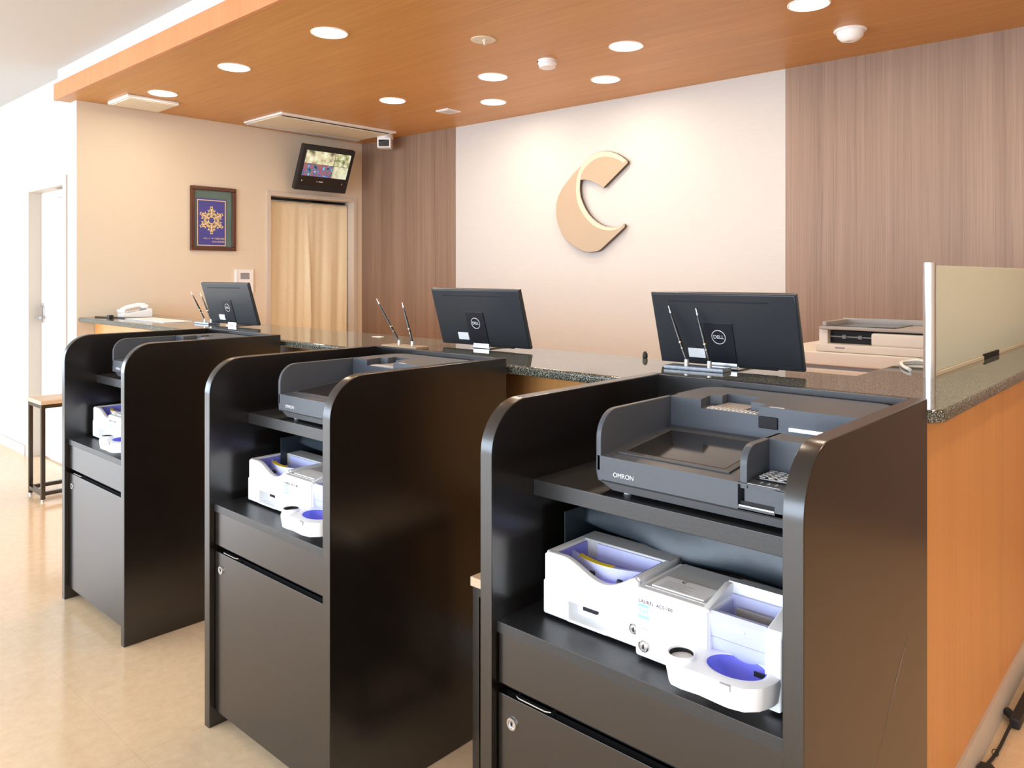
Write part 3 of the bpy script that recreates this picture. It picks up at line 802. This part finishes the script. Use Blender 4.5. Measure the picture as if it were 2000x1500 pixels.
# ------------------------------------------------------------------ pen stands and pens
def make_stand(label, loc, rz, m_, w_=.15, d_=.07):
    t = thing('pen_stand', label, 'pen stand', loc, rz, 'pen stands on the granite')
    MB().box(-w_ / 2, w_ / 2, -d_ / 2, d_ / 2, .0, .011, .002).build('base', m_, t)
    for x in (-.036, .036):
        MB().lathe([(.007, .011), (.007, .02), (.006, .028), (.0052, .028), (.0045, .02)], (x, .006, 0), 18, cap=False).build('socket', M['alu'], t)
    return t
def make_pen(label, base, tip):
    base = Vector(base); tip = Vector(tip); d = tip - base; L_ = d.length
    q = d.to_track_quat('Z', 'Y')
    t = thing('desk_pen', label, 'pen', base, 0, 'black desk pens in the stands')
    t.rotation_mode = 'QUATERNION'; t.rotation_quaternion = q
    MB().lathe([(.0022, 0), (.0048, .02), (.0052, L_ * .33), (.0045, L_ * .6), (.0026, L_ * .86), (.0022, L_ * .88)], seg=16).build('barrel', M['penblack'], t)
    MB().lathe([(.0056, L_ * .335), (.0056, L_ * .355)], seg=16).build('ring', M['gold'], t)
    MB().lathe([(.0052, L_ * .235), (.0052, L_ * .243)], seg=16).build('ring', M['gold'], t)
    MB().lathe([(.0027, L_ * .87), (.0024, L_ * .9), (.0014, L_ * .93), (.0018, L_ * .96), (.001, L_)], seg=12).build('tip', M['alu'], t)
    return t
s3 = make_stand('clear blue pen stand in front of the nearest monitor', (-1.133, 2.045, 1.0732), math.radians(4), M['acrylic'], .185, .06)
s2 = make_stand('tan wooden pen stand left of the middle monitor', (-2.292, 1.905, 1.0732), math.radians(4), M['tan'], .19, .07)
s1 = make_stand('dark pen stand left of the farthest monitor', (-4.278, 2.10, 1.0732), math.radians(2), M['acrylic'], .16, .07)
names = {3: 'nearest', 2: 'middle', 1: 'farthest'}
tips = {3: ((-1.232, 2.05, 1.2585), (-1.14, 2.05, 1.254)), 2: ((-2.46, 1.90, 1.2585), (-2.302, 1.90, 1.248)), 1: ((-4.44, 2.08, 1.258), (-4.32, 2.08, 1.250))}
for n_, st in ((3, s3), (2, s2), (1, s1)):
    M4 = Matrix.Translation(st.location) @ Matrix.Rotation(st.rotation_euler[2], 4, 'Z')
    for k_, x in enumerate((-.036, .036)):
        base = M4 @ Vector((x, .006, .0215))
        make_pen('black desk pen in the %s stand, %s of its pair' % (names[n_], ('left', 'right')[k_]), base, tips[n_][k_])

# ------------------------------------------------------------------ ceiling fittings
def make_light(label, loc):
    t = thing('ceiling_light', label, 'ceiling light', loc, 0, 'round downlights in the wooden ceiling')
    MB().lathe([(.088, 0), (.088, -.003), (.084, -.005), (.078, -.003), (.078, .0)], seg=48, cap=False).build('trim_ring', M['white_pl'], t)
    MB().lathe([(.0785, -.0035), (.0785, -.001)], seg=48).build('diffuser', M['lamp'], t)
    d = bpy.data.lights.new('lamp', 'AREA'); d.shape = 'DISK'; d.size = .15; d.energy = DOWNLIGHT_W; d.color = (1, .84, .66)
    o = bpy.data.objects.new('lamp', d); COL.objects.link(o); o.parent = t; o.location = (0, 0, -.012)
    return t
LP = [(-3.13, 2.14, 'large round downlight in the front row, nearest the viewer'), (-4.04, 2.14, 'round downlight in the middle of the front row along the fascia'), (-4.95, 2.14, 'round downlight in the far left corner above the white ceiling plate'),
      (-4.034, 3.25, 'round downlight beyond the long ceiling air conditioner'), (-3.122, 3.255, 'round downlight left of the smoke detector'), (-3.574, 3.73, 'round downlight nearest the small square vent'),
      (-2.209, 3.272, 'round downlight right of the smoke detector'), (-2.673, 3.745, 'round downlight close above the pale wall right of the smoke detector'), (-1.293, 3.29, 'round downlight cut by the top of the picture beside the dome sensor')]
LP += [(-2.22, 2.14, 'downlight in the front row above the middle kiosk'), (-1.31, 2.14, 'downlight in the front row above the gap left of the nearest kiosk'), (-.40, 2.14, 'downlight in the front row above the nearest kiosk'),
       (.52, 2.14, 'downlight in the front row over the right end of the granite'), (1.43, 2.14, 'downlight in the front row over the right floor'), (-.38, 3.30, 'downlight above the glass partition'), (.53, 3.32, 'downlight right of the glass partition'), (1.44, 3.34, 'downlight farthest right in the second row')]
L0 = None
for x, y, lab in LP:
    if L0 is None: L0 = make_light(lab, (x, y, SOF - .0002))
    else: dup(L0, (x, y, SOF - .0002), lab)
# white plate
t = thing('ceiling_plate', 'white rectangular ceiling plate in the far left corner', 'ceiling plate', (-5.285, 2.155, SOF - .0002))
MB().box(-.163, .163, -.165, .165, -.022, 0, .004).build('body', M['white_pl'], t)
MB().box(-.145, .145, -.147, .147, -.026, -.022, .002).build('face', M['ivory'], t)
# air conditioner
t = thing('ceiling_air_conditioner', 'long cream air conditioner panel recessed in the wooden ceiling', 'air conditioner', (-5.145, 3.455, SOF - .0002))
MB().box(-.265, .265, -.515, .515, -.014, 0, .003).build('frame', M['white_pl'], t)
MB().box(-.24, .175, -.49, .49, -.019, -.013, .003).build('intake_panel', M['ivory'], t)
MB().box(.19, .222, -.48, .48, -.0148, -.013).build('air_slot', M['void'], t)
MB().box(-.262, -.20, -.5, .5, -.024, -.018, .003).build('louvre', M['grey_pl'], t)
# square vent
t = thing('square_ceiling_vent', 'small square cream vent in the wooden ceiling', 'vent', (-3.995, 3.715, SOF - .0002))
MB().box(-.062, .062, -.065, .065, -.008, 0, .002).build('frame', M['white_pl'], t)
MB().box(-.046, .046, -.048, .048, -.010, -.007, .001).build('grille', M['grey_pl'], t)
# sprinkler plate
t = thing('sprinkler_plate', 'flat round cream sprinkler plate in the wooden ceiling', 'sprinkler', (-2.663, 2.708, SOF - .0002))
MB().lathe([(.0615, 0), (.0615, -.003), (.058, -.005), (.02, -.005)], seg=40).build('plate', M['ivory'], t)
MB().lathe([(.012, -.004), (.012, -.012), (.007, -.014), (.006, -.026), (.009, -.028), (.003, -.030)], (.01, .0, 0), seg=18).build('nozzle', M['ivory'], t)
pm = MB()
for i_ in range(4): pm.box(-.030 + i_ * .013, -.021 + i_ * .013, -.024, -.015, -.0056, -.0049)
pm.build('printed_mark', M['grey_pl'], t)
# smoke detector
t = thing('smoke_detector', 'white cylindrical smoke detector between the downlights', 'smoke detector', (-2.666, 3.20, SOF - .0002))
MB().lathe([(.050, 0), (.050, -.022), (.046, -.026), (.044, -.026), (.044, -.040), (.036, -.044)], seg=36).build('body', M['white_pl'], t)
MB().box(-.034, -.026, -.0445, -.0405, -.014, -.008).build('indicator', M['ink'], t)
# dome sensor
t = thing('dome_sensor', 'white domed sensor near the top right downlight', 'sensor', (-1.285, 3.765, SOF - .0002))
MB().lathe([(.072, 0), (.073, -.006), (.068, -.012), (.062, -.012), (.056, -.034), (.040, -.050), (.022, -.055), (.018, -.053)], seg=40).build('body', M['white_pl'], t)
# security camera
t = thing('security_camera', 'white security camera hanging in the back left ceiling corner', 'camera', (-5.08, 4.015, SOF - .0002), math.radians(42))
MB().lathe([(.066, 0), (.067, -.03), (.060, -.036)], seg=40).build('mount', M['white_pl'], t)
MB().box(-.056, .056, -.068, .03, -.112, -.030, .006).build('housing', M['white_pl'], t)
MB().box(-.044, .044, -.0700, -.062, -.104, -.046, .004).build('lens_window', M['glass_black'], t)

# ------------------------------------------------------------------ things on the beige wall
RW = (PI / 2, 0, PI / 2)         # text facing +X
def wall_thing(name, label, cat, y, z, x=WX): return thing(name, label, cat, (x, y, z))
t = wall_thing('framed_poster', 'mahogany framed blue poster with golden snowflake emblem', 'picture', 2.776, 1.773)
fr = MB(); w_, h_ = .177, .237
for (a, b, c, d) in ((-w_, w_, h_ - .028, h_), (-w_, w_, -h_, -h_ + .028), (-w_, -w_ + .030, -h_ + .0281, h_ - .0281), (w_ - .030, w_, -h_ + .0281, h_ - .0281)):
    fr.box(.0, .022, a, b, c, d, .004, 3)
fr.build('frame', M['mahogany'], t)
MB().box(0, .006, -w_ + .02, w_ - .02, -h_ + .02, h_ - .02).build('mat_board', M['green_p'], t)
po = MB().box(.006, .0075, -.130, .102, -.205, .150).build('poster', M['blue_p'], t)
bd = MB()
for (a, b, c, d) in ((-.125, .097, .133, .139), (-.125, .097, -.202, -.196), (-.125, -.119, -.196, .133), (.091, .097, -.196, .133)): bd.box(.0075, .0082, a, b, c, d)
bd.build('border_line', M['gold_p'], po)
sn = MB()
def bar(ang, r0, r1, wd, off=0, skew=0):
    # bar in wall plane (y,z), centre at (-.014,-.018)
    ca, sa = math.cos(ang), math.sin(ang); P_ = []
    for r, o in ((r0, -wd / 2 + off), (r1, -wd / 2 + off + skew), (r1, wd / 2 + off + skew), (r0, wd / 2 + off)):
        P_.append((-.014 + r * ca - o * sa, -.012 + r * sa + o * ca))
    sn.prism(P_, .0075, .0085, 'x')
for i in range(6):
    an = math.radians(90 + 60 * i)
    bar(an, .020, .094, .011)
    for s_ in (-1, 1):
        bar(an + s_ * .18, .050, .078, .009, 0, s_ * .014)
        bar(an, .032, .056, .007, s_ * .004, s_ * .020)
        bar(an + s_ * .32, .056, .084, .008, 0, -s_ * .018); bar(an + s_ * .50, .030, .060, .007, 0, s_ * .006)
    bar(an, .086, .102, .019)
sn.tube([(.008, -.014 + .026 * math.cos(2 * PI * i / 30), -.012 + .026 * math.sin(2 * PI * i / 30)) for i in range(30)], .004, 6, closed=True)
sn.build('snowflake_emblem', M['gold_p'], po)
text('poster_lettering', '平成二十一年 千歳観光連盟', .0135, M['gold_p'], (.0082, .087, -.148), RW, po, align='RIGHT')
text('poster_lettering', '観光大使賞受賞', .0135, M['gold_p'], (.0082, .087, -.172), RW, po, align='RIGHT')
# thermostat
t = wall_thing('wall_thermostat', 'white wall control panel with grey screen beside the doorway', 'thermostat', 3.022, 1.304)
MB().box(0, .018, -.076, .076, -.092, .092, .004).build('case', M['white_pl'], t)
MB().box(.018, .0195, -.034, .040, .018, .066).build('display', M['ink_l'], t)
MB().box(.018, .021, -.060, -.056, -.08, .08).build('side_groove', M['grey_pl'], t)
bt = MB()
for i in range(3): bt.box(.018, .021, -.03 + i * .026, -.012 + i * .026, -.03, -.018, .001)
bt.build('button', M['grey_pl'], t)
# CCTV monitor, tilted forward
t = thing('wall_monitor', 'black security monitor with four camera pictures above the doorway', 'monitor', (-5.44, 3.632, 2.035))
tl = math.atan2(.145, .335)
MW, MH = .245, .372
mt = Matrix.Rotation(tl, 4, 'Y')
def PP(o): o.matrix_local = mt; return o
PP(MB().box(-.045, 0, -MW, MW, 0, MH, .006).build('housing', M['rubber'], t))
scn = PP(MB().box(0, .001, -MW + .028, MW - .028, .045, MH - .035).build('screen', M['glass_black'], t))
def tile(m_, u0, u1, v0, v1):
    a = -MW + .028; w2 = 2 * (MW - .028); z0 = .045; hh_ = MH - .08
    return MB().box(.001, .0014, a + w2 * u0, a + w2 * u1, z0 + hh_ * v0, z0 + hh_ * v1).build('camera_picture', m_, scn)
tile(M['scr1'], .02, .64, .62, .985); tile(M['scr3'], .65, .985, .62, .985); tile(M['scr2'], .02, .64, .27, .61); tile(M['scr4'], .65, .985, .27, .61)
ic = MB()
ic.box(.001, .0014, -.20, -.193, .075, .087); ic.box(.001, .0014, -.06, -.05, .078, .085); ic.box(.001, .0014, -.04, .0, .078, .085); ic.box(.001, .0014, .18, .186, .075, .085)
ic.build('status_icons', M['logo_w'], scn)
ar = MB(); ar.box(-.125, -.01, -.03, .03, .12, .18); ar.box(-.1249, -.115, -.06, .06, .08, .22)
ar.build('wall_bracket', M['rubber'], t)

# ------------------------------------------------------------------ C emblem on the back wall
EA = math.atan(.0245)
t = thing('wall_emblem', 'champagne coloured C shaped emblem on the pale wall', 'emblem', (-3.1, BY(-3.1) - .002, 1.85), EA)
outl = [(-2.821, 2.095), (-2.808, 2.085), (-2.808, 2.072), (-2.996, 1.927), (-3.043, 1.959), (-3.098, 1.983), (-3.14, 1.992), (-3.182, 1.994), (-3.187, 1.955), (-3.186, 1.918), (-3.178, 1.875), (-3.161, 1.836), (-3.139, 1.796), (-3.112, 1.759), (-3.078, 1.727), (-3.043, 1.702), (-3.01, 1.684), (-2.976, 1.671), (-2.93, 1.662), (-2.883, 1.663), (-2.855, 1.671), (-2.837, 1.683), (-2.827, 1.675), (-2.831, 1.660),
        (-3.013, 1.523), (-3.03, 1.514), (-3.05, 1.508), (-3.112, 1.503), (-3.155, 1.51), (-3.197, 1.527), (-3.255, 1.556), (-3.304, 1.594), (-3.343, 1.64), (-3.370, 1.696), (-3.386, 1.745), (-3.389, 1.797), (-3.386, 1.85), (-3.370, 1.896), (-3.335, 1.95), (-3.290, 1.995), (-3.232, 2.048), (-3.168, 2.094), (-3.143, 2.117), (-3.112, 2.137), (-3.078, 2.154), (-3.043, 2.165), (-3.01, 2.169), (-2.976, 2.168), (-2.93, 2.156), (-2.890, 2.140), (-2.855, 2.12)]
ol = [(x + 3.1, z - 1.85) for x, z in outl]
MB().prism(ol, -.032, -.012, 'y').build('edge', M['brown_e'], t, smooth=False)
MB().prism([(x * .995, z * .995 + .0005) for x, z in ol], -.034, -.032, 'y').build('face', M['tan'], t, smooth=False)
sp = MB()
for (x_, z_) in ((-.2, -.05), (-.05, -.28), (-.02, .2)): sp.cyl((x_, -.010, z_), (x_, .002, z_), .012)
sp.build('standoffs', M['brown_e'], t)
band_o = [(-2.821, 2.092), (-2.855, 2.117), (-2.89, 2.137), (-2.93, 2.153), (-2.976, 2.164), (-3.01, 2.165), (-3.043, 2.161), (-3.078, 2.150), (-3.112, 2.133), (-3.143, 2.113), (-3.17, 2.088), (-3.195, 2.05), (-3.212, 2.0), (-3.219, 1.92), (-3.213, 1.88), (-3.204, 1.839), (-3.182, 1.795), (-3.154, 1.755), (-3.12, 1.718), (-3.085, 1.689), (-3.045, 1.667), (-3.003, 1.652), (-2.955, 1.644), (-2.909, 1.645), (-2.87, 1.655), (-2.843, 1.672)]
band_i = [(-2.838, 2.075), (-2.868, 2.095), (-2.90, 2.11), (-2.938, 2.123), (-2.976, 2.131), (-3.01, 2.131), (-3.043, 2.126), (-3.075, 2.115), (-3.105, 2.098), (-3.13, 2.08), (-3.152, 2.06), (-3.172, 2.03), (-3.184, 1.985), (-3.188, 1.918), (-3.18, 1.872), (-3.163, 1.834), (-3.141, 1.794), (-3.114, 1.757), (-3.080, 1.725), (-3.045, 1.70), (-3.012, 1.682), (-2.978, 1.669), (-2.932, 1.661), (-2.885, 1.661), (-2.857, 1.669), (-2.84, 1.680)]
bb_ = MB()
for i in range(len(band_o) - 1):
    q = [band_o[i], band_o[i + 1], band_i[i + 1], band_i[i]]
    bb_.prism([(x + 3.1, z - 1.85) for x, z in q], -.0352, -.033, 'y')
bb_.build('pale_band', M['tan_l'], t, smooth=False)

# ------------------------------------------------------------------ small tables
def make_table(label, x0, x1, y0, y1):
    t = thing('side_table', label, 'side table', ((x0 + x1) / 2, (y0 + y1) / 2, 0), 0, 'small tables with black frames')
    a, b = (x1 - x0) / 2, (y1 - y0) / 2; r = .011
    MB().box(-a - .004, a + .004, -b - .004, b + .004, .578, .601, .0015).build('table_top', M['light_wood'], t)
    for sx in (-1, 1):
        for sy in (-1, 1):
            l = MB().box(sx * (a - r) - r, sx * (a - r) + r, sy * (b - r) - r, sy * (b - r) + r, .012, .578, .001).build('leg', M['black'], t)
            MB().cyl((sx * (a - r), sy * (b - r), 0), (sx * (a - r), sy * (b - r), .012), .010, seg=14).build('foot', M['chrome'], l)
    for z in (.046, .5665):
        f = MB()
        for s_ in (-1, 1):
            f.box(-a + 2 * r, a - 2 * r, s_ * (b - r) - r, s_ * (b - r) + r, z - r, z + r)
            f.box(s_ * (a - r) - r, s_ * (a - r) + r, -b + 2 * r, b - 2 * r, z - r, z + r)
        f.build('rail', M['black'], t)
    return t
make_table('small light wood table with black frame beside the white door', -5.43, -5.18, 1.52, 1.83)
make_table('small light wood table with black frame behind the nearest kiosk, mostly hidden', -1.375, -1.125, 1.36, 1.72)

# ------------------------------------------------------------------ telephone and desk things at the far end
t = thing('desk_telephone', 'white desk telephone at the far end of the granite', 'telephone', (-5.36, 2.13, 1.0732), math.radians(-10))
MB().prism([(-.09, 0), (.09, 0), (.09, .055), (-.09, .022)], -.085, .085, 'x', bev=.004).build('body', M['white_pl'], t)
hs = MB(); hs.tube([(-.06, -.07, .045), (-.062, -.04, .062), (-.062, .03, .078), (-.06, .075, .075)], .014, 12); hs.box(-.08, -.04, -.095, -.05, .028, .052, .008, 3); hs.box(-.08, -.04, .05, .095, .056, .080, .008, 3)
hs.build('handset', M['white_pl'], t)
MB().box(-.015, .06, .02, .06, .048, .056, .002).build('display', M['ink_l'], t)
kb = MB()
for i in range(3):
    for j in range(4): kb.box(-.01 + i * .022, .006 + i * .022, -.07 + j * .02, -.057 + j * .02, .030 + j * .0036, .036 + j * .0036)
kb.build('keypad', M['grey_pl'], t)
m_ = tag(MB().box(-.29, .29, -.085, .085, 0, .004, .001).build('desk_mat', M['paper']), 'flat white document mat between telephone and far pen stand', 'desk mat'); m_.location = (-4.83, 2.06, 1.0733); m_.rotation_euler = (0, 0, -.03)
t = MB().tube(catmull([(-5.50, 1.93, 1.077), (-5.40, 1.955, 1.077), (-5.33, 1.965, 1.077), (-5.27, 1.99, 1.077), (-5.20, 2.00, 1.077)], 6), .0035, 8).build('telephone_cord', M['rubber'])
tag(t, 'short black cord lying in front of the white telephone', 'cord')
MB().box(-5.355, -5.315, 1.95, 1.98, 1.0732, 1.092, .003).build('cord_adapter', M['rubber'], t)
o = tag(MB().prism([(-.03, -.01), (.035, -.015), (.02, .02), (-.02, .018)], 0, .0015, 'z').build('paper_note', M['paper']), 'tiny white paper note left of the middle pens on the granite', 'paper'); o.location = (-2.80, 2.17, 1.0734)
t = MB().lathe([(.007, 0), (.009, .004), (.008, .016), (.004, .022), (.002, .023)], seg=18).build('cable_cap', M['rubber']); t.location = (-1.42, 2.215, 1.0732)
tag(t, 'tiny black cap on the granite left of the nearest monitor', 'cable cap')

# ------------------------------------------------------------------ printer and low cabinet behind the counter
t = thing('low_cabinet', 'cream low cabinet behind the counter under the printer', 'cabinet', (-1.03, 3.25, 0))
MB().box(-.33, .265, -.19, .42, .0, .985, .006).build('body', M['printer'], t)
MB().box(-.325, .262, -.180, .41, .985, .999).build('gap', M['ink_l'], t)
MB().box(-.335, .268, -.195, .42, .999, 1.052, .008).build('lid', M['printer'], t)
t = thing('desk_printer', 'cream printer with raised black tray on the low cabinet', 'printer', (-.995, 3.22, 1.0522), 0)
b = MB(); b.box(-.185, .222, -.155, .22, 0, .032, .006); b.box(-.18, -.145, -.13, .2, .03, .088, .004); b.box(.02, .222, -.145, .2, .03, .080, .010, 3); b.box(-.18, .222, -.02, .2, .03, .086, .004)
b.build('body', M['printer'], t)
MB().box(-.146, .02, -.10, -.018, .030, .080).build('feed_slot', M['void'], t)
r_ = MB(); r_.cyl((-.146, -.105, .058), (.022, -.105, .058), .003)
for x in (-.09, -.03): r_.cyl((x - .007, -.105, .058), (x + .007, -.105, .058), .008)
r_.build('roller', M['ink_l'], t)
tr = MB(); tr.box(-.175, .222, -.145, .19, .086, .098, .004); tr.box(-.17, -.155, -.12, .18, .098, .116, .003); tr.box(-.175, .20, .12, .135, .098, .120, .003); 
tr.build('paper_tray', M['taupe_pl'], t)
MB().box(-.15, .10, -.11, .11, .098, .1015).build('tray_opening', M['glass_black'], t)
MB().box(-.108, -.072, -.1555, -.154, .015, .021).build('printed_mark', M['ink_l'], t)
lp = MB().tube(catmull([(-.66, 2.42, 1.079), (-.70, 2.50, 1.079), (-.735, 2.62, 1.079), (-.70, 2.68, 1.08), (-.64, 2.62, 1.079), (-.62, 2.5, 1.079)], 8), .005, 10).build('white_cable', M['white_pl'])
tag(lp, 'white cable loop on the granite behind the glass post', 'cable')

# ------------------------------------------------------------------ power strip and plug on the floor at right
t = thing('power_strip', 'black power strip lying by the counter baseboard at right', 'power strip', (-.448, 2.93, 0), math.radians(-1))
MB().box(-.014, .014, -.22, .22, 0, .032, .006).build('body', M['rubber'], t)
MB().cyl((-.030, -.16, .018), (-.006, -.185, .018), .013, seg=16).build('plug', M['rubber'], t)
cd = MB().tube(catmull([(-.458, 2.715, .018), (-.462, 2.65, .010), (-.464, 2.57, .006), (-.468, 2.50, .006), (-.474, 2.43, .012)], 8), .0045, 10).build('extension_cord', M['rubber'])
tag(cd, 'black cord trailing from the power strip along the baseboard', 'cord')
pl = MB().prism([(-.022, -.03), (.022, -.03), (.026, -.005), (.014, .03), (-.014, .03), (-.026, -.005)], 0, .026, 'z', bev=.003).build('plug', M['rubber'], cd)
pl.location = (-.462, 2.40, .0); pl.rotation_euler = (0, 0, .3)
tie = MB().tube([(-.467 + .008 * math.cos(q), 2.525 + .003 * math.sin(q), .009 + .008 * math.sin(q)) for q in [2 * PI * i / 14 for i in range(14)]], .0012, 6, closed=True).build('cable_tie', M['rubber'], cd)
